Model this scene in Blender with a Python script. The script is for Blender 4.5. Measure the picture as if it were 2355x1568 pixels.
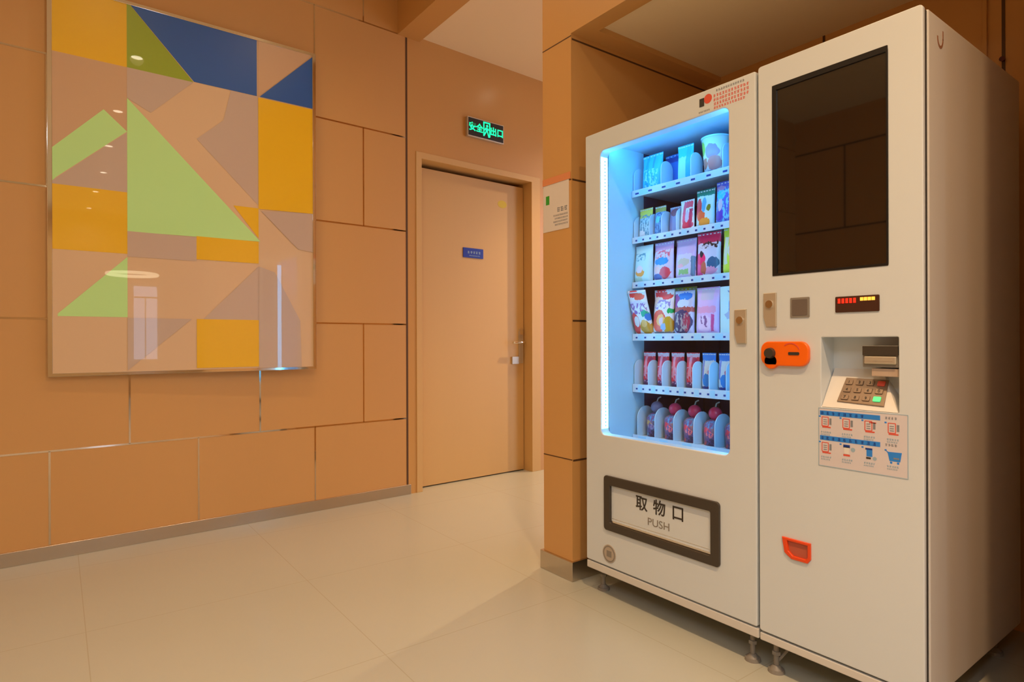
import bpy, bmesh, math, random
from mathutils import Matrix, Vector
random.seed(7)
C = bpy.context.scene.collection
for o in list(bpy.data.objects): bpy.data.objects.remove(o)

# ------------------------------------------------------------ camera, world, exposure
YAW = math.radians(53.43); ROLL = math.radians(-0.18)
F = Vector((math.cos(YAW), math.sin(YAW), 0)); R0 = Vector((math.sin(YAW), -math.cos(YAW), 0)); U0 = Vector((0, 0, 1))
Rr = R0*math.cos(ROLL) + U0*math.sin(ROLL); Ur = -R0*math.sin(ROLL) + U0*math.cos(ROLL)
cd = bpy.data.cameras.new('camera'); cam = bpy.data.objects.new('camera', cd); C.objects.link(cam)
cam.matrix_world = Matrix(((Rr.x, Ur.x, -F.x, 0), (Rr.y, Ur.y, -F.y, 0), (Rr.z, Ur.z, -F.z, 1.05), (0, 0, 0, 1)))
cd.sensor_fit = 'HORIZONTAL'; cd.sensor_width = 36; cd.lens = 36*1411/2355; cd.clip_start = 0.02
bpy.context.scene.camera = cam
w = bpy.data.worlds.new('daylight'); bpy.context.scene.world = w; w.use_nodes = True
w.node_tree.nodes['Background'].inputs[0].default_value = (0.62, 0.72, 1, 1)
w.node_tree.nodes['Background'].inputs[1].default_value = 4.0
sc = bpy.context.scene
sc.view_settings.view_transform = 'Standard'; sc.view_settings.look = 'None'
sc.view_settings.exposure = 0.0; sc.view_settings.gamma = 1; sc.view_settings.use_curve_mapping = False
WARM = (1.0, 0.70, 0.40)
P_WALLWASH = 34; P_MAIN = 40; P_CORR = 78; LED = 15.0
NEUTRAL = (.84, .93, 1.0); P_ROW = [50, 270, 46, 50, 50, 50]; P_FILL = 25

# ------------------------------------------------------------ helpers
def mat(name, col, rough=.5, metal=0, coat=0, emit=None, es=0, noise=0, nscale=8, spec=.5, stretch=None, bump=0):
    m = bpy.data.materials.new(name); m.use_nodes = True
    nt = m.node_tree; b = nt.nodes['Principled BSDF']
    b.inputs['Base Color'].default_value = (*col, 1); b.inputs['Roughness'].default_value = rough
    b.inputs['Metallic'].default_value = metal; b.inputs['Coat Weight'].default_value = coat
    b.inputs['Coat Roughness'].default_value = .02; b.inputs['Specular IOR Level'].default_value = spec
    if emit: b.inputs['Emission Color'].default_value = (*emit, 1); b.inputs['Emission Strength'].default_value = es
    if noise or bump:
        tc = nt.nodes.new('ShaderNodeTexCoord'); mp = nt.nodes.new('ShaderNodeMapping')
        nt.links.new(tc.outputs['Object'], mp.inputs[0])
        if stretch: mp.inputs['Scale'].default_value = stretch
        n = nt.nodes.new('ShaderNodeTexNoise'); n.inputs['Scale'].default_value = nscale; n.inputs['Detail'].default_value = 5
        nt.links.new(mp.outputs[0], n.inputs['Vector'])
        if noise:
            mx = nt.nodes.new('ShaderNodeMix'); mx.data_type = 'RGBA'
            mx.inputs[6].default_value = (*[c*(1-noise) for c in col], 1); mx.inputs[7].default_value = (*[min(1, c*(1+noise)) for c in col], 1)
            nt.links.new(n.outputs[0], mx.inputs[0]); nt.links.new(mx.outputs[2], b.inputs['Base Color'])
        if bump:
            bp = nt.nodes.new('ShaderNodeBump'); bp.inputs['Strength'].default_value = bump; bp.inputs['Distance'].default_value = .002
            nt.links.new(n.outputs[0], bp.inputs['Height']); nt.links.new(bp.outputs[0], b.inputs['Normal'])
    return m

M = {}
M['veneer'] = mat('honey wood laminate', (.68, .37, .125), .42, noise=.03, nscale=3, stretch=(1, 1, .2))
M['portal'] = mat('smooth honey laminate', (.66, .36, .115), .28, noise=.03, nscale=3, stretch=(1, 1, .15))
M['doorwood'] = mat('door laminate', (.72, .46, .18), .45, noise=.03, nscale=4, stretch=(1, 1, .1))
M['chrome'] = mat('polished steel', (.80, .78, .75), .07, 1)
M['seam'] = mat('polished steel inlay', (.70, .60, .50), .06, 1)
M['steel'] = mat('brushed steel', (.60, .54, .47), .26, 1, noise=.05, nscale=40, stretch=(.05, 1, 1))
M['ceil'] = mat('matte ceiling paint', (.94, .78, .52), .9)
M['groove'] = mat('dark joint', (.10, .045, .015), .6)
M['enamel'] = mat('white powder coated steel', (.70, .77, .82), .34, noise=.02, nscale=2)
M['enamel_side'] = mat('white steel side', (.70, .69, .66), .45, noise=.03, nscale=3)
M['liner'] = mat('plastic liner tinted lamp blue', (.42, .73, .95), .35)  # blue of the lamp strips is tinted into the liner's base colour
M['chassis'] = mat('dark inner chassis', (.045, .05, .11), .5, noise=.3, nscale=6)
M['black'] = mat('black plastic', (.012, .012, .012), .35)
M['darkgrey'] = mat('dark frame plastic', (.055, .045, .035), .4)
M['screen'] = mat('black glass screen', (.010, .008, .006), .03, coat=1, spec=1.0)
M['greyp'] = mat('grey plastic', (.26, .24, .21), .45)
M['lockm'] = mat('nickel lock metal', (.62, .56, .45), .42, .55)
M['orange'] = mat('orange plastic', (1.0, .16, .005), .35)
M['redor'] = mat('red orange plastic', (.85, .075, .01), .35)
M['paper'] = mat('paper sheet', (.80, .74, .70), .6)
M['label'] = mat('printed sheet', (.72, .68, .72), .35)
M['blueink'] = mat('blue ink', (.03, .26, .85), .4)
M['navy'] = mat('navy ink', (.01, .05, .30), .4)
M['redink'] = mat('red ink', (.75, .10, .06), .5)
M['greyink'] = mat('grey ink', (.24, .26, .30), .5)
M['darkink'] = mat('dark ink', (.04, .035, .03), .5)
M['paleblue'] = mat('pale blue ink', (.35, .50, .62), .5)
M['keypad'] = mat('grey brown keypad steel', (.30, .22, .16), .4, .5)
M['divider'] = mat('divider plastic tinted lamp blue', (.52, .74, .92), .3)  # pale plastic with the lamps' blue light mixed into its colour
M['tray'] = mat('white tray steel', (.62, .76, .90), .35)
M['coil'] = mat('dark spring wire', (.25, .16, .12), .35, .8)
M['ledm'] = mat('led strip', (.9, .95, 1), .4, emit=(.09, .55, 1), es=LED)
M['ledlens'] = mat('downlight lens', (.9, .9, .9), .4, emit=(1, .86, .62), es=14)
M['ring'] = mat('ring lamp diffuser', (.9, .9, .9), .4, emit=(1, .82, .5), es=7)
M['exitg'] = mat('green lit sign print', (0, .6, .3), .4, emit=(.0, 1, .38), es=1.5)
M['ledred'] = mat('red led digits', (.8, .02, .01), .4, emit=(1, .03, .01), es=1.4)
M['ledyel'] = mat('amber led digits', (.9, .4, .05), .4, emit=(1, .42, .05), es=1.5)
M['ledgreen'] = mat('green key light', (.1, .8, .3), .4, emit=(.1, 1, .35), es=.5)
M['white'] = mat('white plastic', (.82, .80, .76), .4)
M['yellow'] = mat('yellow sticker', (.72, .55, .03), .5)
M['signblue'] = mat('deep blue sign', (.005, .03, .42), .3)
M['green'] = mat('green print', (.04, .38, .03), .5)
M['tape'] = mat('salmon tape', (.80, .30, .13), .4)
def glassmat():
    m = bpy.data.materials.new('clear glass'); m.use_nodes = True; nt = m.node_tree
    nt.nodes.remove(nt.nodes['Principled BSDF'])
    t = nt.nodes.new('ShaderNodeBsdfTransparent'); t.inputs[0].default_value = (.97, .985, .98, 1)
    g = nt.nodes.new('ShaderNodeBsdfGlossy'); g.inputs['Roughness'].default_value = .01
    lw = nt.nodes.new('ShaderNodeLayerWeight'); lw.inputs[0].default_value = .5; pw = nt.nodes.new('ShaderNodeMath'); pw.operation = 'POWER'; pw.inputs[1].default_value = 5; nt.links.new(lw.outputs['Facing'], pw.inputs[0])
    fr = nt.nodes.new('ShaderNodeMath'); fr.operation = 'MULTIPLY_ADD'; fr.inputs[1].default_value = .9; fr.inputs[2].default_value = .025; nt.links.new(pw.outputs[0], fr.inputs[0]); mx = nt.nodes.new('ShaderNodeMixShader')
    nt.links.new(fr.outputs[0], mx.inputs[0]); nt.links.new(t.outputs[0], mx.inputs[1]); nt.links.new(g.outputs[0], mx.inputs[2])
    nt.links.new(mx.outputs[0], nt.nodes['Material Output'].inputs[0]); return m
M['glass'] = glassmat()
def floormat():
    m = mat('polished beige floor tile', (.66, .565, .42), .22, spec=.5); nt = m.node_tree; b = nt.nodes['Principled BSDF']
    tc = nt.nodes.new('ShaderNodeTexCoord'); sp = nt.nodes.new('ShaderNodeSeparateXYZ'); nt.links.new(tc.outputs['Object'], sp.inputs[0])
    outs = []
    for ax, off in ((0, .18), (1, 1.905)):
        s = nt.nodes.new('ShaderNodeMath'); s.operation = 'SUBTRACT'; s.inputs[1].default_value = off-8.0; nt.links.new(sp.outputs[ax], s.inputs[0])
        f = nt.nodes.new('ShaderNodeMath'); f.operation = 'MODULO'; f.inputs[1].default_value = .8; nt.links.new(s.outputs[0], f.inputs[0])
        l = nt.nodes.new('ShaderNodeMath'); l.operation = 'LESS_THAN'; l.inputs[1].default_value = .0035; nt.links.new(f.outputs[0], l.inputs[0]); outs.append(l)
    mxm = nt.nodes.new('ShaderNodeMath'); mxm.operation = 'MAXIMUM'; nt.links.new(outs[0].outputs[0], mxm.inputs[0]); nt.links.new(outs[1].outputs[0], mxm.inputs[1])
    n = nt.nodes.new('ShaderNodeTexNoise'); n.inputs['Scale'].default_value = 1.3; n.inputs['Detail'].default_value = 4
    nt.links.new(tc.outputs['Object'], n.inputs['Vector'])
    a = nt.nodes.new('ShaderNodeMix'); a.data_type = 'RGBA'; a.inputs[6].default_value = (.49, .50, .425, 1); a.inputs[7].default_value = (.55, .55, .475, 1)
    nt.links.new(n.outputs[0], a.inputs[0])
    c = nt.nodes.new('ShaderNodeMix'); c.data_type = 'RGBA'; c.inputs[7].default_value = (.46, .44, .35, 1)
    nt.links.new(mxm.outputs[0], c.inputs[0]); nt.links.new(a.outputs[2], c.inputs[6]); nt.links.new(c.outputs[2], b.inputs['Base Color'])
    return m
M['floor'] = floormat()

WM = {}
def worldm(o): return WM.get(o.name, Matrix())
def tag(o, label=None, cat=None, group=None, kind=None):
    if label: o['label'] = label
    if cat: o['category'] = cat
    if group: o['group'] = group
    if kind: o['kind'] = kind
    return o
def thing(name, loc, label, cat, group=None, rz=0, kind=None):
    o = bpy.data.objects.new(name, None); C.objects.link(o); o.empty_display_size = .1
    o.location = loc; o.rotation_euler = (0, 0, rz); WM[o.name] = Matrix.Translation(loc) @ Matrix.Rotation(rz, 4, 'Z')
    return tag(o, label, cat, group, kind)
def obj(name, bm, mats, parent=None, label=None, smooth=False, rz=0, local=False):
    """one mesh object; bm is in world coordinates (or the parent's, when local)"""
    if not isinstance(mats, (list, tuple)): mats = [mats]
    bmesh.ops.recalc_face_normals(bm, faces=bm.faces)
    me = bpy.data.meshes.new(name)
    o = bpy.data.objects.new(name, me); C.objects.link(o)
    if parent:
        if not local: bmesh.ops.transform(bm, matrix=worldm(parent).inverted(), verts=bm.verts)
        o.parent = parent; WM[o.name] = worldm(parent)
    else:
        Rz = Matrix.Rotation(rz, 4, 'Z'); bmesh.ops.transform(bm, matrix=Rz.inverted(), verts=bm.verts)
        xs = [v.co for v in bm.verts]; lo = Vector([min(p[i] for p in xs) for i in range(3)]); hi = Vector([max(p[i] for p in xs) for i in range(3)])
        c = Vector(((lo.x+hi.x)/2, (lo.y+hi.y)/2, lo.z)); bmesh.ops.translate(bm, vec=-c, verts=bm.verts)
        o.location = Rz @ c; o.rotation_euler = (0, 0, rz); WM[o.name] = Matrix.Translation(o.location) @ Rz
    for p in bm.faces: p.smooth = smooth
    bm.to_mesh(me); bm.free()
    for m in mats: me.materials.append(m)
    if label: o['label'] = label
    return o
def B(): return bmesh.new()
def box(bm, x0, x1, y0, y1, z0, z1, mi=0, mtx=None, bev=0):
    r = bmesh.ops.create_cube(bm, size=1); vs = r['verts']
    for v in vs: v.co = Vector((x0+(v.co.x+.5)*(x1-x0), y0+(v.co.y+.5)*(y1-y0), z0+(v.co.z+.5)*(z1-z0)))
    fs = set(f for v in vs for f in v.link_faces)
    for f in fs: f.material_index = mi
    if bev:
        es = set(e for v in vs for e in v.link_edges)
        rr = bmesh.ops.bevel(bm, geom=list(es), offset=bev, segments=3, affect='EDGES', profile=.5)
        vs = set(v for f in rr['faces'] for v in f.verts) | set(v for v in vs if v.is_valid)
        for f in rr['faces']: f.material_index = mi
    if mtx is not None: bmesh.ops.transform(bm, matrix=mtx, verts=list(vs))
    return bm
# surface frames: (u, v, n) -> world ; n points out of the surface to the room
def frame(o, u, v):
    u = Vector(u).normalized(); v = Vector(v).normalized(); n = u.cross(v)
    return Matrix(((u.x, v.x, n.x, o[0]), (u.y, v.y, n.y, o[1]), (u.z, v.z, n.z, o[2]), (0, 0, 0, 1)))
FM = frame((1.79, 0, 0), (0, -1, 0), (0, 0, 1))           # machine fronts: u = -Y
FC = frame((1.81, 0, 0), (0, -1, 0), (0, 0, 1))           # column front
PHI = math.atan(.045)
FW = frame((0, 3.725, 0), (math.cos(PHI), math.sin(PHI), 0), (0, 0, 1))    # long panelled wall
def fbox(bm, fr, u0, u1, v0, v1, n0, n1, mi=0, bev=0): return box(bm, min(u0, u1), max(u0, u1), v0, v1, n0, n1, mi, fr, bev)
def mbox(bm, y0, y1, z0, z1, n0, n1, mi=0, bev=0): return fbox(bm, FM, -y1, -y0, z0, z1, n0, n1, mi, bev)
def rrect(u0, u1, v0, v1, r, seg=6):
    if isinstance(r, (int, float)): r = (r,)*4            # bl br tr tl
    out = []
    for (cx, cy, a0, rr) in ((u0, v0, 180, r[0]), (u1, v0, 270, r[1]), (u1, v1, 0, r[2]), (u0, v1, 90, r[3])):
        sx = 1 if cx == u0 else -1; sy = 1 if cy == v0 else -1
        if rr <= 0: out.append((cx, cy)); continue
        for k in range(seg+1):
            a = math.radians(a0+90*k/seg); out.append((cx+sx*rr+rr*math.cos(a), cy+sy*rr+rr*math.sin(a)))
    return out
def circ(cx, cy, r, n=28, ry=None): return [(cx+r*math.cos(2*math.pi*k/n), cy+(ry or r)*math.sin(2*math.pi*k/n)) for k in range(n)]
def plate(bm, fr, loops, n0, n1, bev=0, mi=0):
    """extruded 2-D outline with holes (first loop outer), from n0 to n1 along the frame normal"""
    cu = bpy.data.curves.new('tmp', 'CURVE'); cu.dimensions = '2D'; cu.fill_mode = 'BOTH'
    for L in loops:
        s = cu.splines.new('POLY'); s.points.add(len(L)-1)
        for p, q in zip(s.points, L): p.co = (q[0], q[1], 0, 1)
        s.use_cyclic_u = True
    cu.extrude = max((n1-n0)/2-bev, 1e-6)
    if bev: cu.bevel_depth = bev; cu.bevel_resolution = 2; cu.offset = -bev
    o = bpy.data.objects.new('tmp', cu); C.objects.link(o)
    dg = bpy.context.evaluated_depsgraph_get(); me = bpy.data.meshes.new_from_object(o.evaluated_get(dg))
    nb = len(bm.verts); nf = len(bm.faces); bm.from_mesh(me); bm.verts.ensure_lookup_table(); bm.faces.ensure_lookup_table()
    vs = bm.verts[nb:]
    for f in bm.faces[nf:]: f.material_index = mi
    bmesh.ops.transform(bm, matrix=fr @ Matrix.Translation((0, 0, (n0+n1)/2)), verts=vs)
    bpy.data.objects.remove(o); bpy.data.curves.remove(cu); bpy.data.meshes.remove(me); return bm
def text(bm, fr, s, u, v, size, n, mi=0, sx=1, th=.0006, align='CENTER', off=0):
    cu = bpy.data.curves.new('tmp', 'FONT'); cu.body = s; cu.size = size; cu.align_x = align; cu.align_y = 'CENTER'; cu.extrude = th; cu.offset = off
    o = bpy.data.objects.new('tmp', cu); C.objects.link(o)
    dg = bpy.context.evaluated_depsgraph_get(); me = bpy.data.meshes.new_from_object(o.evaluated_get(dg))
    nb = len(bm.verts); nf = len(bm.faces); bm.from_mesh(me); bm.verts.ensure_lookup_table(); bm.faces.ensure_lookup_table()
    vs = bm.verts[nb:]
    for f in bm.faces[nf:]: f.material_index = mi
    bmesh.ops.transform(bm, matrix=fr @ Matrix.Translation((u, v, n)) @ Matrix.Diagonal((sx, 1, 1, 1)), verts=vs)
    bpy.data.objects.remove(o); bpy.data.curves.remove(cu); bpy.data.meshes.remove(me); return bm
def glyphs(bm, fr, u0, u1, vc, h, n, mi=0, seed=1, gap=.25):
    """a line of small print too blurred to read: short strokes in character cells"""
    r = random.Random(seed); u = u0
    while u+h*.9 <= u1:
        for k in range(3): 
            a = vc-h/2+h*(k+.15)/3; fbox(bm, fr, u+r.uniform(0, .25)*h, u+h*r.uniform(.65, .95), a, a+h*.16, n, n+.0004, mi)
        x = u+h*r.uniform(.15, .7); fbox(bm, fr, x, x+h*.14, vc-h/2, vc+h*.45, n, n+.00045, mi)
        u += h*(1+gap)
def cyl(bm, p0, p1, r0, r1=None, seg=20, mi=0):
    p0 = Vector(p0); p1 = Vector(p1); d = p1-p0; r1 = r0 if r1 is None else r1
    m = Matrix.Translation((p0+p1)/2) @ d.to_track_quat('Z', 'Y').to_matrix().to_4x4()
    r = bmesh.ops.create_cone(bm, cap_ends=True, segments=seg, radius1=r0, radius2=r1, depth=d.length, matrix=m)
    for v in r['verts']:
        for f in v.link_faces: f.material_index = mi
def tube(bm, pts, r, seg=6, mi=0):
    rings = []
    for i, p in enumerate(pts):
        a = pts[max(i-1, 0)]; b = pts[min(i+1, len(pts)-1)]; t = (Vector(b)-Vector(a)).normalized()
        up = Vector((0, 0, 1)) if abs(t.z) < .9 else Vector((1, 0, 0)); s = t.cross(up).normalized(); q = s.cross(t)
        rings.append([bm.verts.new(Vector(p)+r*(s*math.cos(2*math.pi*k/seg)+q*math.sin(2*math.pi*k/seg))) for k in range(seg)])
    for A, D in zip(rings, rings[1:]):
        for k in range(seg): bm.faces.new((A[k], A[(k+1) % seg], D[(k+1) % seg], D[k])).material_index = mi
    for E_ in (rings[0], rings[-1]): bm.faces.new(E_).material_index = mi
def sphere(bm, c, r, sx=1, sy=1, sz=1, mi=0, seg=20):
    rr = bmesh.ops.create_uvsphere(bm, u_segments=seg, v_segments=seg//2, radius=r, matrix=Matrix.Translation(c) @ Matrix.Diagonal((sx, sy, sz, 1)))
    for v in rr['verts']:
        for f in v.link_faces: f.material_index = mi

# ------------------------------------------------------------ room shell
ZC = 3.45      # lobby ceiling
def struct(name, bm, m, rz=0, parent=None):
    o = obj(name, bm, m, parent, rz=rz)
    if not parent: o['kind'] = 'structure'
    return o
bm = B(); box(bm, -3.2, 6.2, -6.6, 5.0, -.12, 0); struct('floor', bm, M['floor'])
bm = B(); box(bm, -3.2, 6.2, -6.6, 4.2, ZC, ZC+.12); struct('ceiling', bm, M['ceil'])
# long wall with steel inlays between the laminate panels (one mesh, two materials)
bm = B(); fbox(bm, FW, -3.3, 1.930, 0, ZC, -.25, 0)
S = .0045
def seamh(u0, u1, z): fbox(bm, FW, u0, u1, z-S, z+S, -.002, .0012, 1)
def seamv(u, z0, z1): fbox(bm, FW, u-S, u+S, z0, z1, -.002, .0012, 1)
ROWS = [.523, 1.166, 1.805, 2.447, 3.14]
for z in ROWS: seamh(-3.2, 1.93, z)
for k in range(-5, 3): seamv(-.030+.658*k, .07, .523)
for k in range(-5, 3): seamv(.303+.654*k, .523, 1.166)
for u in (-1.35, -.032, 1.288): seamv(u, 1.166, 1.805)
for u in (-1.35, -.036, 1.614): seamv(u, 1.805, 2.447)
for u in (-1.35, 1.288): seamv(u, 2.447, 3.14)
for u in (-1.0, .30, 1.616): seamv(u, 3.14, ZC)
struct('wall_left', bm, [M['veneer'], M['seam']], rz=PHI)
bm = B(); fbox(bm, FW, -3.2, 1.955, 0, .068, 0, .012, 0, .002); struct('baseboard_left', bm, M['steel'], rz=PHI)
bm = B(); fbox(bm, FW, 1.926, 1.940, .068, 3.14, -.02, .0015, 0); struct('trim_1', bm, M['groove'], rz=PHI)
# corridor wall around the door: jamb, header, right pier
DU0, DU1, DH = 2.050, 3.110, 2.325
bm = B(); plate(bm, FW, [[(1.930, 0), (DU0-.045, 0), (DU0-.045, DH+.045), (DU1+.045, DH+.045), (DU1+.045, 0), (5.9, 0), (5.9, 3.3), (1.930, 3.3)]], -.25, 0)
fbox(bm, FW, DU0-.045, DU1+.045, 0, DH+.045, -.26, -.20)
struct('wall_corridor', bm, M['portal'], rz=PHI)
# door
door = thing('door_1', FW @ Vector((2.58, 0, -.1)), 'flush honey laminate door with a lever handle', 'door', rz=PHI, kind='structure')
bm = B(); fbox(bm, FW, DU0+.002, DU1-.05, .008, DH-.03, -.135, -.095, 0, .002); obj('door_panel', bm, M['doorwood'], door)
bm = B()
plate(bm, FW, [[(DU0-.045, 0), (DU0, 0), (DU0, DH), (DU1-.045, DH), (DU1-.045, 0), (DU1+.045, 0), (DU1+.045, DH+.045), (DU0-.045, DH+.045)]], -.20, .006, .002)
obj('door_frame', bm, M['doorwood'], door)
bm = B(); plate(bm, FW, [rrect(3.005, 3.050, .87, 1.13, .006)], -.095, -.087, .002); h = obj('lock_plate', bm, M['lockm'], door)
bm = B(); c0 = FW @ Vector((3.028, 1.04, -.09)); c1 = FW @ Vector((3.028, 1.04, -.035)); cyl(bm, c0, c1, .009); tube(bm, [c1, FW @ Vector((2.99, 1.04, -.035)), FW @ Vector((2.905, 1.037, -.038))], .009, 10); obj('lever', bm, M['chrome'], h, smooth=True)
bm = B(); plate(bm, FW, [rrect(3.008, 3.047, 1.10, 1.15, .004)], -.095, -.078, .003); obj('key_cylinder', bm, M['chrome'], h)
bm = B(); plate(bm, FW, [rrect(2.93, 3.0, .865, .925, .004)], -.095, -.080, .002); obj('thumb_turn', bm, M['lockm'], h)
# header beam and corridor ceiling
bm = B(); box(bm, 1.865, 2.035, 2.19, 3.84, 3.135, ZC); struct('trim_2', bm, M['portal'])
bm = B(); box(bm, 2.035, 6.0, .0, 4.1, 3.165, 3.26); struct('ceiling_corridor', bm, M['ceil'])
bm = B(); box(bm, 5.6, 5.75, 1.9, 4.2, 0, 3.2); struct('wall_corridor_end', bm, M['veneer'])
# column (end of the alcove partition) and lintel over the alcove
YC0, YC1 = 2.0, 2.195
bm = B(); box(bm, 1.81, 2.90, YC0, YC1, 0, 3.165, 0); box(bm, 1.81, 2.03, YC0, YC1, 3.165, ZC)
for z in (.528, 1.757, 2.385): fbox(bm, FC, -YC1, -YC0, z-.0022, z+.0022, -.001, .0008, 1)
for z in (.525, 1.138, 1.757, 2.372): box(bm, 1.815, 2.78, YC0-.0008, YC0+.001, z-.004, z+.004, 1)
struct('wall_column', bm, [M['veneer'], M['groove']])
bm = B(); box(bm, 1.797, 2.72, YC0-.013, YC1+.013, 0, .085, 0, None, .002); struct('baseboard_column', bm, M['steel'])
YA0 = .425
bm = B()
box(bm, 1.81, 1.895, -2.2, YC0, 2.396, ZC)                 # lintel, flush with the column
struct('wall_lintel', bm, M['veneer'])
bm = B(); box(bm, 1.895, 2.78, YC0-.085, YC0, 2.396, 2.46); struct('trim_3', bm, M['veneer'])
bm = B(); box(bm, 1.895, 2.90, YA0-.1, YC0-.085, 2.42, 2.50); struct('ceiling_alcove', bm, M['ceil'])
bm = B(); box(bm, 2.78, 2.90, YA0-.1, YC1, 0, 3.165)
for y in (.728, 1.38): box(bm, 2.777, 2.7805, y-.005, y+.005, 0, 2.42, 1)
struct('wall_alcove', bm, [M['veneer'], M['groove']])
bm = B(); box(bm, 1.81, 2.90, -2.2, YA0, 0, 2.42); struct('wall_right', bm, M['veneer'])
bm = B(); box(bm, 1.895, 2.90, -2.2, YA0-.1, 2.42, ZC); struct('wall_right_upper', bm, M['veneer'])
# lobby behind the camera: panelled far wall, end wall with a tall window
bm = B(); box(bm, -3.2, -3.0, -6.6, 3.75, 0, ZC)
for z in (.60, 1.35, 2.22, 3.08): box(bm, -3.001, -2.9975, -6.4, 3.6, z-.009, z+.009, 1)
for y in (-3.4, -1.3, .9, 3.06): box(bm, -3.001, -2.9975, y-.009, y+.009, 2.22, 3.08, 1)
for y in (-4.4, -2.3, -.2, 2.0): box(bm, -3.001, -2.9975, y-.009, y+.009, 1.35, 2.22, 1)
struct('wall_back', bm, [M['veneer'], M['groove']])
bm = B(); FE = frame((0, -6.3, 0), (-1, 0, 0), (0, 0, 1))
plate(bm, FE, [[(-6.1, 0), (3.1, 0), (3.1, ZC), (-6.1, ZC)], [(-1.80, .70), (-1.36, .70), (-1.36, 2.15), (-1.80, 2.15)]], -.2, 0)
struct('wall_end', bm, M['veneer'])
bm = B(); box(bm, 5.6, 5.8, -6.6, .2, 0, ZC); struct('wall_far', bm, M['veneer'])
bm = B(); plate(bm, FE, [rrect(-1.82, -1.34, .68, 2.17, .002), rrect(-1.78, -1.38, .72, 2.13, .002)], -.08, .02)
wf = struct('window_1', bm, M['white'])
bm = B(); box(bm, 1.38, 1.78, -6.345, -6.340, .72, 2.13); obj('pane', bm, M['glass'], wf)
bm = B(); box(bm, 1.38, 1.78, -6.35, -6.325, 1.90, 1.93); box(bm, 1.57, 1.59, -6.35, -6.325, .72, 1.9); obj('glazing_bar', bm, M['white'], wf)

# ------------------------------------------------------------ lamps
def downlight(x, y, z, watts, size=140, blend=1.0, rad=.05, lens='ledlens', grp='recessed ceiling downlights', lab='round recessed warm white ceiling downlight', col=WARM):
    t = thing('ceiling_downlight', (x, y, z), lab, 'ceiling light', grp)
    bm = B(); plate(bm, Matrix.Translation((x, y, z)), [circ(0, 0, .055), circ(0, 0, .042)], -.006, .0); obj('trim_ring', bm, M['white'], t)
    bm = B(); cyl(bm, (x, y, z-.003), (x, y, z-.001), .042, seg=28); obj('lens', bm, M[lens], t)
    L = bpy.data.lights.new('downlight_beam', 'SPOT'); L.energy = watts; L.color = col; L.spot_size = math.radians(size); L.spot_blend = blend; L.shadow_soft_size = rad
    lo = bpy.data.objects.new('downlight_beam', L); C.objects.link(lo); lo.parent = t; lo.location = (0, 0, -.02); return t
ORD = ['first', 'second', 'third', 'fourth', 'fifth', 'sixth']
for k, (x, y) in enumerate(((.594, 1.38), (.592, -.14), (.62, -1.54), (.67, -2.98), (.664, -4.37), (.662, -5.89))):
    downlight(x, y, ZC, P_ROW[k], lab='recessed downlight in the row before the vending machine, %s from the artwork' % ORD[k], col=(WARM, (1, .60, .28), NEUTRAL)[min(k, 2)])
for x, y, q in ((-.75, -.8, 'nearest the artwork'), (-.75, -2.9, 'second from the artwork'), (-2.2, .4, 'by the far lobby wall, nearer the artwork'), (-2.2, -2.4, 'by the far lobby wall, farther from the artwork')):
    downlight(x, y, ZC, P_MAIN, lab='added fill downlight over the lobby middle, ' + q, col=NEUTRAL)  # unseen lamps added behind the camera for neutral fill
for x, pw, q in ((-1.2, .1, 'left of'), (.25, .85, 'in front of'), (1.25, 1, 'just right of')): downlight(x, 2.62, ZC, P_WALLWASH*pw, lab='recessed downlight close to the panelled wall, %s the artwork' % q)
for x, y, sz, pw, q in ((3.02, 3.36, 64, .8, 'by the door'), (4.5, 3.1, 150, 3.6, 'past the door, added for bounce light')): downlight(x, y, 3.165, P_CORR*pw, sz, 1.0, .03, grp='corridor downlights', lab='recessed warm downlight in the corridor ceiling ' + q)  # far lamp is added, out of view, to bounce light onto the ceiling
for x, y, q in ((-1.5, -1.9, 'nearest the machines'), (-1.5, -4.3, 'far from the machines'), (-2.4, -.9, 'by the far lobby wall')):
    t = thing('fill_panel_light', (x, y, ZC), 'square fill light panel added on the lobby ceiling, ' + q, 'ceiling light', 'added fill light panels')  # panels added out of view as neutral fill for the machine fronts
    bm = B(); box(bm, x-.31, x+.31, y-.31, y+.31, ZC-.012, ZC-.001, 0, None, .003); obj('panel_frame', bm, M['white'], t)
    L = bpy.data.lights.new('fill_glow', 'AREA'); L.shape = 'SQUARE'; L.size = .58; L.energy = P_FILL; L.color = (.86, .94, 1)
    lo = bpy.data.objects.new('fill_glow', L); C.objects.link(lo); lo.parent = t; lo.location = (0, 0, -.016)
rg = thing('ring_pendant_lamp', (1.25, -5.2, ZC), 'large warm ring pendant lamp hanging at the far end of the lobby', 'ceiling light')
bm = B(); tube(bm, [(1.25+.38*math.cos(a), -5.2+.38*math.sin(a), 2.24) for a in [2*math.pi*k/40 for k in range(41)]], .028, 8); obj('ring', bm, M['ring'], rg, smooth=True)
bm = B()
for k in range(3): a = 2*math.pi*k/3; tube(bm, [(1.25, -5.2, ZC), (1.25+.38*math.cos(a), -5.2+.38*math.sin(a), 2.25)], .002, 5)
obj('cable', bm, M['chrome'], rg)

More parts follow.
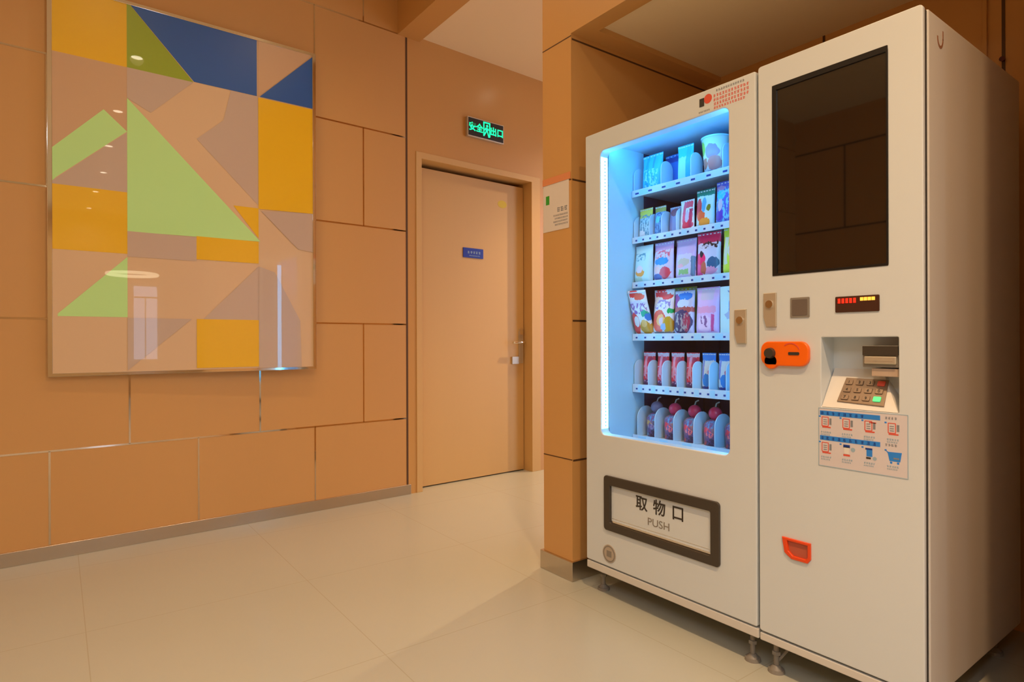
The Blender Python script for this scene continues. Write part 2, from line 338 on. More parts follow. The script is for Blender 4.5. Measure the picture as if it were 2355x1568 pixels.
# ------------------------------------------------------------ framed artwork (abstract geometric print behind glass)
ac = {'peach': (.80, .56, .33), 'tan': (.70, .45, .26), 'mauve': (.64, .49, .38), 'orange': (.95, .56, .010), 'green': (.58, .98, .36), 'olive': (.34, .46, .03), 'blue': (.012, .12, .46)}
AM = {k: mat('print '+k, v, .35, coat=1) for k, v in ac.items()}
for k in AM: AM[k].node_tree.nodes['Principled BSDF'].inputs['Coat Roughness'].default_value = .012
keys = list(AM)
A0, A1, A2, A3, A4 = -.016, .292, .612, .935, 1.249; Z0, Z1, Z2, Z3, Z4, Z5, Z6 = .900, 1.175, 1.490, 1.620, 1.818, 2.460, 2.782
polys = [
 ('tan', [(A0, Z5), (A1, Z5), (A1, 2.128), (.192, 2.222), (A0, 1.993)]),
 ('orange', [(A0, Z6), (A1, Z6), (A1, Z5), (A0, Z5)]),
 ('green', [(A0, 1.993), (.192, 2.222), (A1, 2.130), (.0, 1.852), (A0, 1.832)]),
 ('mauve', [(A0, 1.832), (.0, 1.848), (A1, 2.127), (A1, Z4), (A0, Z4)]),
 ('orange', [(A0, Z4), (A1, Z4), (A1, 1.503), (A0, 1.503)]),
 ('green', [(A1, 1.487), (.004, 1.190), (.004, 1.178), (A1, 1.178)]),
 ('olive', [(A1, Z6), (.308, Z6), (.600, Z5), (A1, Z5)]),
 ('blue', [(.310, Z6), (.928, Z6), (.928, Z5+.003), (.602, Z5+.003)]),
 ('mauve', [(A1, Z5), (.600, Z5), (.398, 2.25), (A1, 2.303)]),
 ('mauve', [(.614, 2.156), (.749, 2.285), (.788, Z5), (A3, Z5), (A3, 1.835)]),
 ('green', [(A1, 2.303), (.945, 1.628), (A1, 1.618)]),
 ('orange', [(.800, Z4), (A3, Z4), (A3, 1.645)]),
 ('mauve', [(A1, Z3), (A2, Z3), (A2, Z2), (A1, Z2)]),
 ('orange', [(A2, 1.626), (A3, 1.626), (A3, 1.500), (A2, 1.500)]),
 ('mauve', [(A3, 1.484), (.645, Z1), (A3, Z1)]),
 ('mauve', [(A1, Z1), (.588, Z1), (A1, .905)]),
 ('orange', [(A2, Z1), (A3, Z1), (A3, .908), (A2, .908)]),
 ('tan', [(A3, Z6), (1.249, Z6), (A3, Z5)]),
 ('blue', [(A3+.008, Z5+.003), (A4, 2.776), (A4, Z5+.003)]),
 ('orange', [(A3, Z5-.003), (A4, Z5-.003), (A4, 1.825), (A3, 1.815)]),
 ('mauve', [(.950, 1.805), (A4, 1.825), (A4, 1.592), (1.160, 1.602)]),
 ('mauve', [(A3, 1.484), (1.025, 1.455), (1.172, Z1), (1.180, Z0), (A3, Z0)]),
]
AN = .05
PA = PHI-math.radians(2.0)          # hung a touch out of parallel with the wall
FA = Matrix.Translation(FW @ Vector((.617, 0, 0))) @ Matrix.Rotation(PA, 4, 'Z') @ Matrix.Translation((-.617, 0, 0)) @ Matrix.Rotation(math.pi/2, 4, 'X')
art = thing('abstract_wall_art', FW @ Vector((.617, .89, AN/2)), 'large framed abstract print of orange, green and blue shapes on the panelled wall', 'wall art', rz=PA)
bm = B()
bm.faces.new([bm.verts.new(FA @ Vector((u, z, AN-.002))) for u, z in ((A0, Z0), (A4, Z0), (A4, Z6), (A0, Z6))]).material_index = keys.index('peach')
for i, (k, L) in enumerate(polys):
    bm.faces.new([bm.verts.new(FA @ Vector((u, z, AN-.002+.00012*(i+1)))) for u, z in L]).material_index = keys.index(k)
pm = bm
o = bpy.data.objects.new('print_panel', bpy.data.meshes.new('print_panel')); C.objects.link(o); o.parent = art
bmesh.ops.transform(pm, matrix=worldm(art).inverted(), verts=pm.verts); pm.normal_update()
fbox_ = B(); fbox(fbox_, FA, A0-.004, A4+.004, Z0-.004, Z6+.004, AN-.020, AN-.0025); bmesh.ops.transform(fbox_, matrix=worldm(art).inverted(), verts=fbox_.verts)
tmp = bpy.data.meshes.new('t'); fbox_.to_mesh(tmp); pm.from_mesh(tmp); pm.to_mesh(o.data); pm.free()
for k in keys: o.data.materials.append(AM[k])
bm = B(); plate(bm, FA, [rrect(A0-.020, A4+.020, Z0-.016, Z6+.018, .001), rrect(A0, A4, Z0, Z6, .0005)], .023, AN+.004, .0015)
obj('metal_frame', bm, M['chrome'], art, 'polished chrome frame')

# ------------------------------------------------------------ signs on walls
ex = thing('exit_sign', FW @ Vector((2.59, 2.56, .015)), 'black and green lit emergency exit sign above the door', 'sign', rz=PHI)
bm = B(); fbox(bm, FW, 2.425, 2.765, 2.560, 2.705, 0, .028, 0, .003); obj('housing', bm, M['lockm'], ex)
bm = B(); fbox(bm, FW, 2.433, 2.757, 2.568, 2.697, .028, .030); obj('face', bm, M['black'], ex)
bm = B()
text(bm, FW, '安全', 2.500, 2.630, .066, .0305, 0, .98, off=.0016); text(bm, FW, '出口', 2.694, 2.630, .066, .0305, 0, .98, off=.0016)
plate(bm, FW, [[(2.567, 2.585), (2.577, 2.585), (2.577, 2.682), (2.622, 2.682), (2.622, 2.585), (2.632, 2.585), (2.632, 2.692), (2.567, 2.692)]], .0302, .031)
plate(bm, FW, [circ(2.603, 2.664, .010)], .0302, .031)
for L in ([(2.590, 2.652), (2.612, 2.648), (2.608, 2.620), (2.590, 2.622)], [(2.590, 2.652), (2.594, 2.643), (2.582, 2.628), (2.576, 2.634)], [(2.612, 2.650), (2.622, 2.636), (2.616, 2.632), (2.608, 2.642)],
          [(2.590, 2.624), (2.600, 2.622), (2.588, 2.604), (2.578, 2.588), (2.570, 2.594)], [(2.600, 2.624), (2.609, 2.622), (2.618, 2.602), (2.626, 2.582), (2.616, 2.580), (2.608, 2.600)]):
    plate(bm, FW, [L], .0302, .031)
obj('lit_print', bm, M['exitg'], ex, 'glowing green print of a running figure in a doorway between Chinese characters')
ds = thing('door_sign', FW @ Vector((2.557, 1.68, -.094)), 'small deep blue name plate on the laminate door', 'sign', rz=PHI)
bm = B(); plate(bm, FW, [rrect(2.464, 2.652, 1.683, 1.757, .004)], -.095, -.089, .001); obj('plate', bm, M['signblue'], ds)
bm = B(); glyphs(bm, FW, 2.505, 2.635, 1.725, .020, -.089, 0, 3); glyphs(bm, FW, 2.52, 2.62, 1.700, .009, -.089, 0, 4); obj('lettering', bm, M['paleblue'], ds)
bm = B(); plate(bm, FW, [circ(2.843, 2.132, .045, 28, .030)], -.095, -.094); st = obj('round_sticker', bm, M['yellow'], rz=PHI)
tag(st, 'faded yellow oval sticker high on the laminate door', 'sticker')
pn = thing('paper_notice', (1.809, 2.105, 1.545), 'white paper notice with a green mark taped to the column beside the vending machine', 'notice')
bm = B(); plate(bm, FC, [rrect(-2.192, -2.015, 1.548, 1.762, .001)], .0005, .0015); obj('sheet', bm, M['paper'], pn)
bm = B(); fbox(bm, FC, -2.172, -2.148, 1.672, 1.712, .0015, .002); obj('green_mark', bm, M['green'], pn)
bm = B(); glyphs(bm, FC, -2.095, -2.02, 1.640, .022, .0015, 0, 5, .1)
for k in range(4): glyphs(bm, FC, -2.12+.01*(k % 2), -2.018, 1.615-.014*k, .008, .0015, 0, 6+k, .1)
obj('printed_text', bm, M['greyink'], pn)
bm = B(); fbox(bm, FC, -2.1945, -2.005, 1.762, 1.792, .001, .003); tp = obj('tape_strip', bm, M['tape'], pn)

# ------------------------------------------------------------ vending machine
def leg(parent, x, y, top=.10, brace=False):
    bm = B(); cyl(bm, (x, y, .012), (x, y, top), .008); cyl(bm, (x, y, .0), (x, y, .010), .026, .024, 28); cyl(bm, (x, y, .010), (x, y, .022), .020, .010, 24); cyl(bm, (x, y, .055), (x, y, .066), .014, .014, 6)
    if brace: tube(bm, [(x+.005, y, .03), (x+.03, y-.04, .095)], .005, 8)
    obj('leg', bm, M['greyp'], parent)
vm = thing('vending_machine', (2.19, 1.497, 0), 'tall white snack vending machine with a blue lit glass window full of packets', 'vending machine')
Y0, Y1 = 1.103, 1.890; ZT, ZB = 1.908, .100
bm = B()
XB = 1.842
box(bm, XB, 2.59, Y1-.03, Y1, ZB, ZT); box(bm, XB, 2.59, Y0, Y0+.02, ZB, ZT); box(bm, 2.56, 2.59, Y0+.02, Y1-.03, ZB, ZT)
box(bm, XB, 2.56, Y0+.02, Y1-.03, ZT-.03, ZT); box(bm, XB, 2.56, Y0+.02, Y1-.03, ZB, ZB+.03)
mbox(bm, Y0, Y1, ZB, .130, -.06, -.002, 0, .003)
obj('cabinet', bm, M['enamel_side'], vm)
WY0, WY1, WZ0, WZ1 = 1.205, 1.804, .667, 1.826
bm = B()
plate(bm, FM, [rrect(-Y1, -Y0-.004, .136, ZT, .006), rrect(-WY1, -WY0, WZ0, WZ1, .022), rrect(-1.775, -1.247, .292, .498, .006)], -.048, 0, .004)
dr = obj('door', bm, M['enamel'], vm)
bm = B(); plate(bm, FM, [rrect(-WY1-.001, -WY0+.001, WZ0-.001, WZ1+.001, .022)], -.005, -.002)
obj('window_pane', bm, M['glass'], dr)
# lamp strips round the window, inside the glass
for y, q in ((WY1-.0010, -1), (WY0+.0010, 1)):
    bm = B(); box(bm, 1.7965, 1.832, y-.0007, y+.0007, WZ0+.022, WZ1-.022, 0)
    k = WZ0+.03
    while k < WZ1-.03:
        box(bm, 1.815, 1.8195, y-.0009, y+.0009, k, k+.0065, 1); k += .0145
    obj('lamp_strip', bm, [M['ledm'], M['blueink']], vm, 'bright bluish white lamp strip')
bm = B(); box(bm, 1.8405, 1.8465, WY0+.02, WY1-.02, WZ1+.010, WZ1+.034); obj('lamp_strip', bm, M['ledm'], vm, 'bright bluish white lamp strip')
# interior liner and dark chassis
bm = B()
box(bm, XB, 2.055, WY1, WY1+.006, .60, 1.87); box(bm, XB, 2.055, WY0-.006, WY0, .60, 1.87); box(bm, XB, 2.42, WY0, WY1, WZ1+.037, WZ1+.043); box(bm, XB, 2.42, WY0, WY1, .60, .606)
box(bm, XB, XB+.004, WY0, WY1, .60, .662)
obj('inner_liner', bm, M['liner'], vm)
bm = B()
box(bm, 2.055, 2.42, WY1, WY1+.006, .60, 1.87); box(bm, 2.055, 2.42, WY0-.006, WY0, .60, 1.87); box(bm, 2.414, 2.42, WY0, WY1, .60, 1.87)
for k in range(7): box(bm, 2.404, 2.414, WY0+.04+.085*k, WY0+.055+.085*k, .62, 1.82)
obj('chassis', bm, M['chassis'], vm, 'dark inner rear panel')
XS = 1.98
SH = [(1.687, .026, 1), (1.487, .024, 2), (1.297, .024, 3), (1.077, .027, 4), (.863, .032, 5), (.648, .030, 6)]
lanes = {1: [1.797, 1.652, 1.505, 1.362, 1.215], 2: [1.797, 1.715, 1.650, 1.575, 1.49, 1.40, 1.31, 1.215], 3: [1.797, 1.70, 1.60, 1.495, 1.375, 1.26], 4: [1.797, 1.70, 1.593, 1.495, 1.385, 1.27],
         5: [1.797, 1.722, 1.648, 1.574, 1.499, 1.424, 1.350, 1.277, 1.215], 6: [1.782, 1.688, 1.592, 1.495, 1.400, 1.305, 1.215]}
for zt, lip, n in SH:
    bm = B(); box(bm, XS+.002, 2.40, WY0+.004, WY1-.004, zt-.010, zt-.004)
    box(bm, XS+.002, 2.40, WY0+.002, WY0+.006, zt-.010, zt+.02); box(bm, XS+.10, 2.40, WY1-.006, WY1-.002, zt-.010, zt+.02)
    tr = obj('shelf_tray', bm, M['tray'], vm)
    bm = B(); box(bm, XS-.002, XS+.002, WY0+.004, WY1-.003, zt-lip, zt+.002, 0)
    cells = {1: 8, 2: 15, 3: 12, 4: 12, 5: 16, 6: 10}[n]; p = (WY1-WY0-.03)/cells
    for k in range(cells):
        y = WY1-.022-p*k; hh = .007; ww = .019 if n == 1 else .009
        box(bm, XS-.0030, XS-.0018, y-ww, y, zt-lip/2-hh/2-.001, zt-lip/2+hh/2-.001, 1)
        if k % 2 == 0: box(bm, XS-.0026, XS-.0018, y-p*.95, y-ww-.003, zt-lip+.003, zt-.002, 2)
    obj('price_rail', bm, [M['tray'], M['navy'], M['liner']], tr)
    if n in (1, 2, 5, 6):
        for y in lanes[n][:-1]:
            if n == 2 and y < 1.57: continue
            wd = {1: .075, 2: .075, 5: .070, 6: .105}[n]; hh = {1: .105, 2: .098, 5: .108, 6: .125}[n]
            fr = frame((XS+.006, y, zt-.003), (1, 0, 0), (0, 0, 1)); rt = wd/2-.002
            bm = B(); plate(bm, fr, [rrect(0, wd, 0, hh, (.002, .002, rt, rt), 8)], -.002, .002, .0008)
            obj('divider', bm, M['divider'], tr)
    for a, b_ in zip(lanes[n], lanes[n][1:]):
        rc = min((a-b_)/2-.008, .034); yc = (a+b_)/2
        bm = B(); T = 9; tube(bm, [(XS+.165+.21*k/(T*12), yc+rc*math.cos(2*math.pi*k/12), zt+rc+.002+rc*math.sin(2*math.pi*k/12)) for k in range(T*12)], .0016, 5)
        obj('coil', bm, M['coil'], tr)
# delivery flap
bm = B(); plate(bm, FM, [rrect(-1.782, -1.240, .285, .505, .014), rrect(-1.748, -1.276, .317, .468, .006)], -.012, .008, .003)
fl = obj('flap_frame', bm, M['darkgrey'], dr, 'dark brown frame round the delivery slot')
bm = B(); mbox(bm, 1.270, 1.754, .310, .474, -.014, -.004, 0, .001); f2 = obj('delivery_flap', bm, M['enamel'], dr)
bm = B(); mbox(bm, 1.279, 1.745, .318, .326, -.004, -.001); mbox(bm, 1.279, 1.745, .334, .3355, -.004, -.0033); obj('flap_rail', bm, M['chrome'], dr)
bm = B(); bm.free()
for ch, u in (('取', -1.590), ('物', -1.504), ('口', -1.419)):
    bm = B(); text(bm, FM, ch, u, .424, .060, -.0036, off=.0008); obj('slot_character', bm, M['darkink'], dr, 'dark Chinese character ' + ch)
bm = B(); text(bm, FM, 'PUSH', -1.508, .366, .040, -.0036, 0, 1.12); obj('push_text', bm, M['greyp'], dr, 'grey word PUSH')
bm = B(); plate(bm, FM, [circ(-1.757, .190, .036)], 0, .002); plate(bm, FM, [circ(-1.757, .190, .032), circ(-1.757, .190, .028)], .002, .003, 0, 1); fbox(bm, FM, -1.770, -1.744, .178, .202, .002, .003, 1); obj('round_badge', bm, [mat('taupe badge', (.50, .43, .35), .5), M['greyp']], dr, 'taupe round badge')
def lock(parent, yc, z0, z1):
    bm = B(); plate(bm, FM, [[(-yc-.021, z1), (-yc-.021, z0+.03), (-yc-.012, z0), (-yc+.021, z0), (-yc+.021, z1)]], -.001, .007, .002)
    L = obj('lock', bm, M['lockm'], parent); c = FM @ Vector((-yc, z1-.035, 0))
    bm = B(); cyl(bm, c, c+Vector((-.011, 0, 0)), .012, seg=24); obj('key_cylinder', bm, M['chrome'], L, smooth=False)
lock(dr, 1.160, 1.040, 1.150)
# notice printed above the window
bm = B()
plate(bm, FM, [circ(-1.284, 1.876, .016)], 0, .0006, 0, 0); mbox(bm, 1.299, 1.318, 1.856, 1.884, .0006, .0012, 1)
for k, (z, h, mi) in enumerate(((1.8935, .008, 2), (1.878, .010, 0), (1.864, .010, 0), (1.850, .010, 0), (1.837, .009, 0))):
    glyphs(bm, FM, -1.262+.01*(k == 0), -1.122-.02*(k == 0)-.02*(k == 4), z, h, 0, mi, 30+k, .12)
glyphs(bm, FM, -1.322, -1.272, 1.838, .006, 0, 2, 41, .1)
obj('printed_notice', bm, [M['redink'], M['darkink'], M['greyink']], dr, 'small red printed notice with a black and red emblem')
for x, y in ((1.855, 1.855), (1.835, 1.150), (2.52, 1.85), (2.52, 1.15)): leg(vm, x, y)

# ------------------------------------------------------------ payment kiosk joined to it
ks = thing('payment_cabinet', (2.19, .867, 0), 'narrow white payment cabinet with a black screen, keypad and orange coin slot', 'vending machine')
K0, K1 = .636, 1.098
bm = B()
box(bm, 1.8265, 2.59, K0, K0+.02, .100, 1.913, 0, None, .004); box(bm, 1.8265, 2.59, K1-.012, K1, .100, 1.913); box(bm, 2.57, 2.59, K0+.01, K1-.01, .100, 1.913)
box(bm, 1.8265, 2.58, K0+.01, K1-.01, 1.893, 1.913); box(bm, 1.822, 2.58, K0+.01, K1-.01, .100, .120)
mbox(bm, K0+.002, K1, .100, .124, -.04, -.002, 0, .003)
obj('cabinet', bm, M['enamel_side'], ks)
bm = B(); plate(bm, FM, [rrect(-K1+.006, -K0-.0035, .128, 1.910, .002), rrect(-K1+.028, -K0-.030, .150, 1.885, .002)], -.0355, -.0155); obj('door_gasket', bm, M['black'], ks, 'black door gasket')
bm = B()
RY0, RY1, RZ0, RZ1 = .695, .900, .855, 1.058
plate(bm, FM, [rrect(-K1, -K0, .131, 1.915, .010), rrect(-RY1, -RY0, RZ0, RZ1, .004), rrect(-1.040, -.720, 1.2525, 1.830, .002), rrect(-1.006, -.936, .393, .444, .004)], -.015, 0, .003)
kd = obj('door', bm, M['enamel'], ks)
# keypad recess
bm = B(); D = .075
box(bm, 1.802, 1.79+D, RY1, RY1+.003, RZ0, RZ1); box(bm, 1.802, 1.79+D, RY0-.003, RY0, RZ0, RZ1); box(bm, 1.802, 1.79+D, RY0-.003, RY1+.003, RZ1, RZ1+.003)
box(bm, 1.79+D, 1.79+D+.003, RY0-.003, RY1+.003, RZ0, RZ1+.003)
obj('keypad_recess', bm, M['enamel'], kd)
bm = B()
pts = [(1.791, .899, .856), (1.791, .697, .856), (1.79+D, .765, .966), (1.79+D, .897, .966), (1.79+D, .899, .856), (1.79+D, .697, .856)]
v = [bm.verts.new(p) for p in pts]
for f in ((0, 1, 2, 3), (0, 3, 4), (1, 5, 2), (0, 4, 5, 1), (3, 2, 5, 4)): bm.faces.new([v[i] for i in f])
obj('keypad_console', bm, M['white'], kd)
o0 = Vector((1.791, .798, .856)); vv = Vector((D, 0, .110)).normalized(); FK = frame(o0, (0, -1, 0), vv)
bm = B(); plate(bm, FK, [[(-.062, .020), (.064, .014), (.058, .098), (-.056, .100)]], 0, .004, .001); kp = obj('keypad', bm, M['keypad'], kd, 'grey brown metal keypad')
for r in range(3):
    for c in range(4):
        bm = B(); u = -.043+.0285*c; vq = .034+.025*r; plate(bm, FK, [rrect(u-.010, u+.010, vq-.008, vq+.008, .003)], .004, .007, .001)
        hot = 'ledgreen' if (c == 3 and r == 0) else ('redink' if (c == 3 and r == 2) else 'keypad')
        if hot == 'keypad': text(bm, FK, str((2-r)*3+c+1) if c < 3 else '0', u, vq, .012, .0074, 1)
        obj('key', bm, [M[hot], M['darkink']], kp, {'ledgreen': 'green lit key', 'redink': 'red key'}.get(hot))
bm = B(); box(bm, 1.800, 1.79+D, .697, .790, .975, 1.034, 0, None, .002); rd = obj('card_reader', bm, M['greyp'], kd, 'grey card reader with a dark top')
bm = B(); box(bm, 1.794, 1.803, .698, .788, 1.008, 1.033, 0, None, .001); obj('reader_bezel', bm, M['darkgrey'], rd)
bm = B(); box(bm, 1.792, 1.803, .702, .783, .984, 1.005, 0, None, .003); box(bm, 1.7915, 1.793, .710, .776, .992, .996, 0); obj('reader_mouth', bm, M['lockm'], rd)
bm = B(); box(bm, 1.803, 1.79+D, .697, .768, .950, .972, 0, None, .002); obj('reader_bracket', bm, mat('tan bracket', (.55, .42, .32), .5), rd)
# screen
bm = B(); plate(bm, FM, [rrect(-1.050, -.719, 1.249, 1.840, .002), rrect(-1.036, -.724, 1.256, 1.824, .001)], -.008, .0015, .0004); obj('screen_bezel', bm, M['black'], kd)
bm = B(); mbox(bm, .722, 1.038, 1.254, 1.826, -.008, -.003); obj('screen', bm, M['screen'], kd, 'dark glossy screen')
lock(kd, 1.057, 1.092, 1.197)
bm = B(); plate(bm, FM, [rrect(-.992, -.933, 1.118, 1.178, .003)], -.001, .003, .001); plate(bm, FM, [rrect(-.986, -.939, 1.124, 1.172, .003)], .003, .004, 0, 1); obj('scanner_window', bm, [M['greyp'], mat('smoked scanner glass', (.17, .14, .12), .15)], kd)
bm = B(); plate(bm, FM, [rrect(-.858, -.741, 1.128, 1.173, .003)], -.001, .003, .001); dp = obj('led_display', bm, mat('smoked display', (.07, .03, .02), .2), kd)
def digits(bm, u, v, s, t, n=.0034):
    a = .5*s
    for (x0, x1, y0, y1) in ((u, u+a, v, v+t), (u, u+a, v+s-t, v+s), (u, u+t, v, v+s), (u+a-t, u+a, v, v+s)): fbox(bm, FM, x0, x1, y0, y1, n, n+.0006)
bm = B()
for k in range(5): digits(bm, -.850+.0105*k, 1.154, .013, .0026)
for k in range(5): fbox(bm, FM, -.847+.0105*k, -.845+.0105*k, 1.154, 1.156, .0034, .004)
obj('red_digits', bm, M['ledred'], dp, 'red lit digits')
bm = B()
for k in range(4): fbox(bm, FM, -.790+.010*k, -.7815+.010*k, 1.1585, 1.168, .0034, .004)
obj('amber_digits', bm, M['ledyel'], dp, 'amber lit digits')
# coin inlet plate
bm = B()
L = rrect(-1.083, -.931, .971, 1.046, .026, 8)
plate(bm, FM, [L], -.001, .014, .004); plate(bm, FM, [circ(-1.050, .985, .024)], -.001, .014, .004)
cp = obj('coin_plate', bm, M['orange'], kd, 'bright orange rounded coin inlet plate')
c = FM @ Vector((-1.050, 1.010, .014)); bm = B(); cyl(bm, c, c+Vector((-.012, 0, 0)), .017, .015, 28); obj('return_button', bm, M['darkgrey'], cp, 'dark round button')
bm = B(); plate(bm, FM, [rrect(-.992, -.958, 1.005, 1.014, .003)], .014, .0155); obj('coin_slot', bm, M['darkink'], cp, 'dark coin slot')
bm = B(); plate(bm, FM, [[(-.985+.030*math.cos(a), 1.012+.030*math.sin(a)) for a in [math.radians(20+14*k) for k in range(9)]]+[(-.985+.027*math.cos(a), 1.012+.027*math.sin(a)) for a in [math.radians(20+14*k) for k in range(8, -1, -1)]]], .014, .015); obj('arrow_mark', bm, M['redink'], cp)
# coin return cup
bm = B(); out = [(-1.020, .448), (-.931, .448), (-.931, .400), (-.940, .387), (-.990, .387), (-1.012, .402)]
inn = [(-1.004, .440), (-.940, .440), (-.940, .404), (-.946, .397), (-.985, .397), (-1.000, .410)]
plate(bm, FM, [out, inn], -.02, .006, .002); cc = obj('coin_return_cup', bm, M['redor'], kd, 'orange red coin return cup')
bm = B(); mbox(bm, .938, 1.006, .394, .443, -.004, -.001); obj('return_flap', bm, mat('dull red flap', (.50, .11, .06), .4), cc)
# instruction sheet
bm = B(); plate(bm, FM, [rrect(-.908, -.672, .684, .853, .001)], 0, .0008); plate(bm, FM, [rrect(-.908, -.672, .684, .853, .001), rrect(-.906, -.674, .686, .851, .001)], .0006, .0011, 0, 1)
ls = obj('instruction_sheet', bm, [M['label'], M['paleblue']], kd, 'pale printed instruction sheet with blue bars and small pictures')
bm = B(); N = .0008; U0_, W_ = -.908, .236
def sx_(f): return U0_+W_*f
for (v0, sd) in ((.8385, 1), (.7665, 2)):
    fbox(bm, FM, sx_(.02), sx_(.71), v0-.0065, v0+.0065, N, N+.0005, 0)
    glyphs(bm, FM, sx_(.03), sx_(.56 if sd == 1 else .70), v0, .009, N+.0004, 1, 50+sd, .75)
    glyphs(bm, FM, sx_(.76), sx_(.90), v0+.002, .007, N, 3, 60+sd, .1)
    for k in range(4): glyphs(bm, FM, sx_(.03+.25*k), sx_(.17+.25*k), v0-.055, .0055, N, 4, 70+k+10*sd, .1); glyphs(bm, FM, sx_(.03+.25*k), sx_(.15+.25*k), v0-.062, .004, N, 4, 80+k+10*sd, .1)
for r, zc in enumerate((.812, .738)):
    for k in range(4):
        uc = sx_(.10+.25*k); fbox(bm, FM, uc-.022, uc-.017, zc+.014, zc+.018, N, N+.0005, 0)
        if r == 0 or k == 0:
            plate(bm, FM, [rrect(uc-.014, uc+.006, zc-.012, zc+.016, .002), rrect(uc-.012, uc+.004, zc-.010, zc+.014, .001)], N, N+.0005, 0, 2)
            fbox(bm, FM, uc-.012, uc+.012, zc-.016, zc-.0125, N, N+.0005, 2); fbox(bm, FM, uc+.008, uc+.014, zc-.006, zc+.012, N, N+.0005, 3)
            for j in range(3): fbox(bm, FM, uc-.009, uc+.001, zc-.006+.006*j, zc-.004+.006*j, N, N+.0005, 3)
            if k == 2 and r == 0: fbox(bm, FM, uc-.002, uc+.016, zc+.010, zc+.013, N, N+.0005, 2)
        elif k == 1:
            fbox(bm, FM, uc-.012, uc+.006, zc+.008, zc+.016, N, N+.0005, 1); plate(bm, FM, [rrect(uc-.010, uc+.004, zc-.010, zc+.010, .002)], N, N+.0005, 0, 6); fbox(bm, FM, uc-.012, uc+.006, zc-.016, zc-.011, N, N+.0005, 2); plate(bm, FM, [circ(uc+.014, zc+.004, .006, 16)], N, N+.0005, 0, 4)
        elif k == 2:
            fbox(bm, FM, uc-.012, uc+.006, zc+.010, zc+.015, N, N+.0005, 1); fbox(bm, FM, uc-.009, uc+.006, zc-.008, zc+.010, N, N+.0005, 0); fbox(bm, FM, uc-.010, uc+.002, zc-.015, zc-.010, N, N+.0005, 5); plate(bm, FM, [circ(uc+.012, zc-.012, .005, 16)], N, N+.0005, 0, 4)
        else:
            plate(bm, FM, [[(uc-.020, zc+.016), (uc-.013, zc+.012), (uc+.020, zc+.013), (uc+.016, zc-.012), (uc-.010, zc-.012), (uc-.014, zc+.008)]], N, N+.0005, 0, 0)
            plate(bm, FM, [circ(uc-.006, zc-.016, .003, 12)], N, N+.0005, 0, 0); plate(bm, FM, [circ(uc+.011, zc-.016, .003, 12)], N, N+.0005, 0, 0); fbox(bm, FM, uc, uc+.014, zc-.006, zc-.002, N+.0004, N+.0008, 3)
obj('printed_pictures', bm, [M['blueink'], M['navy'], M['redink'], M['greyink'], M['paleblue'], M['darkink'], M['white']], ls)
# side emblem left on the cabinet side
FS = frame((0, K0, 0), (1, 0, 0), (0, 0, 1))
bm = B(); plate(bm, FS, [[(1.905+.022*math.cos(a), 1.860+.030*math.sin(a)) for a in [math.radians(180+20*k) for k in range(10)]]+[(1.905+.015*math.cos(a), 1.860+.022*math.sin(a)) for a in [math.radians(180+20*k) for k in range(9, -1, -1)]]], 0, .0006)
fbox(bm, FS, 1.921, 1.927, 1.858, 1.882, 0, .0006); obj('round_mark', bm, mat('faint brown mark', (.32, .15, .08), .6), ks, 'faint brown curved mark near the top of the side')
for x, y, b_ in ((1.830, 1.065, True), (1.835, .69, False), (2.52, 1.05, False), (2.52, .69, False)): leg(ks, x, y, .10, b_)
# conduit on the alcove wall behind the cabinet
cn = thing('wall_conduit', (2.775, .78, 2.10), 'thin tan cable conduit on the alcove wall above the payment cabinet', 'cable')
bm = B(); box(bm, 2.768, 2.7795, .775, .790, 1.3, 2.415, 0, None, .002); obj('channel', bm, M['portal'], cn)
hk = B(); cyl(hk, (2.7795, .728, 2.07), (2.760, .728, 2.07), .006, .009, 14); o = obj('wall_plug', hk, mat('dark red plug', (.10, .01, .01), .5)); tag(o, 'small dark plug on the alcove wall seam right of the conduit', 'wall plug')

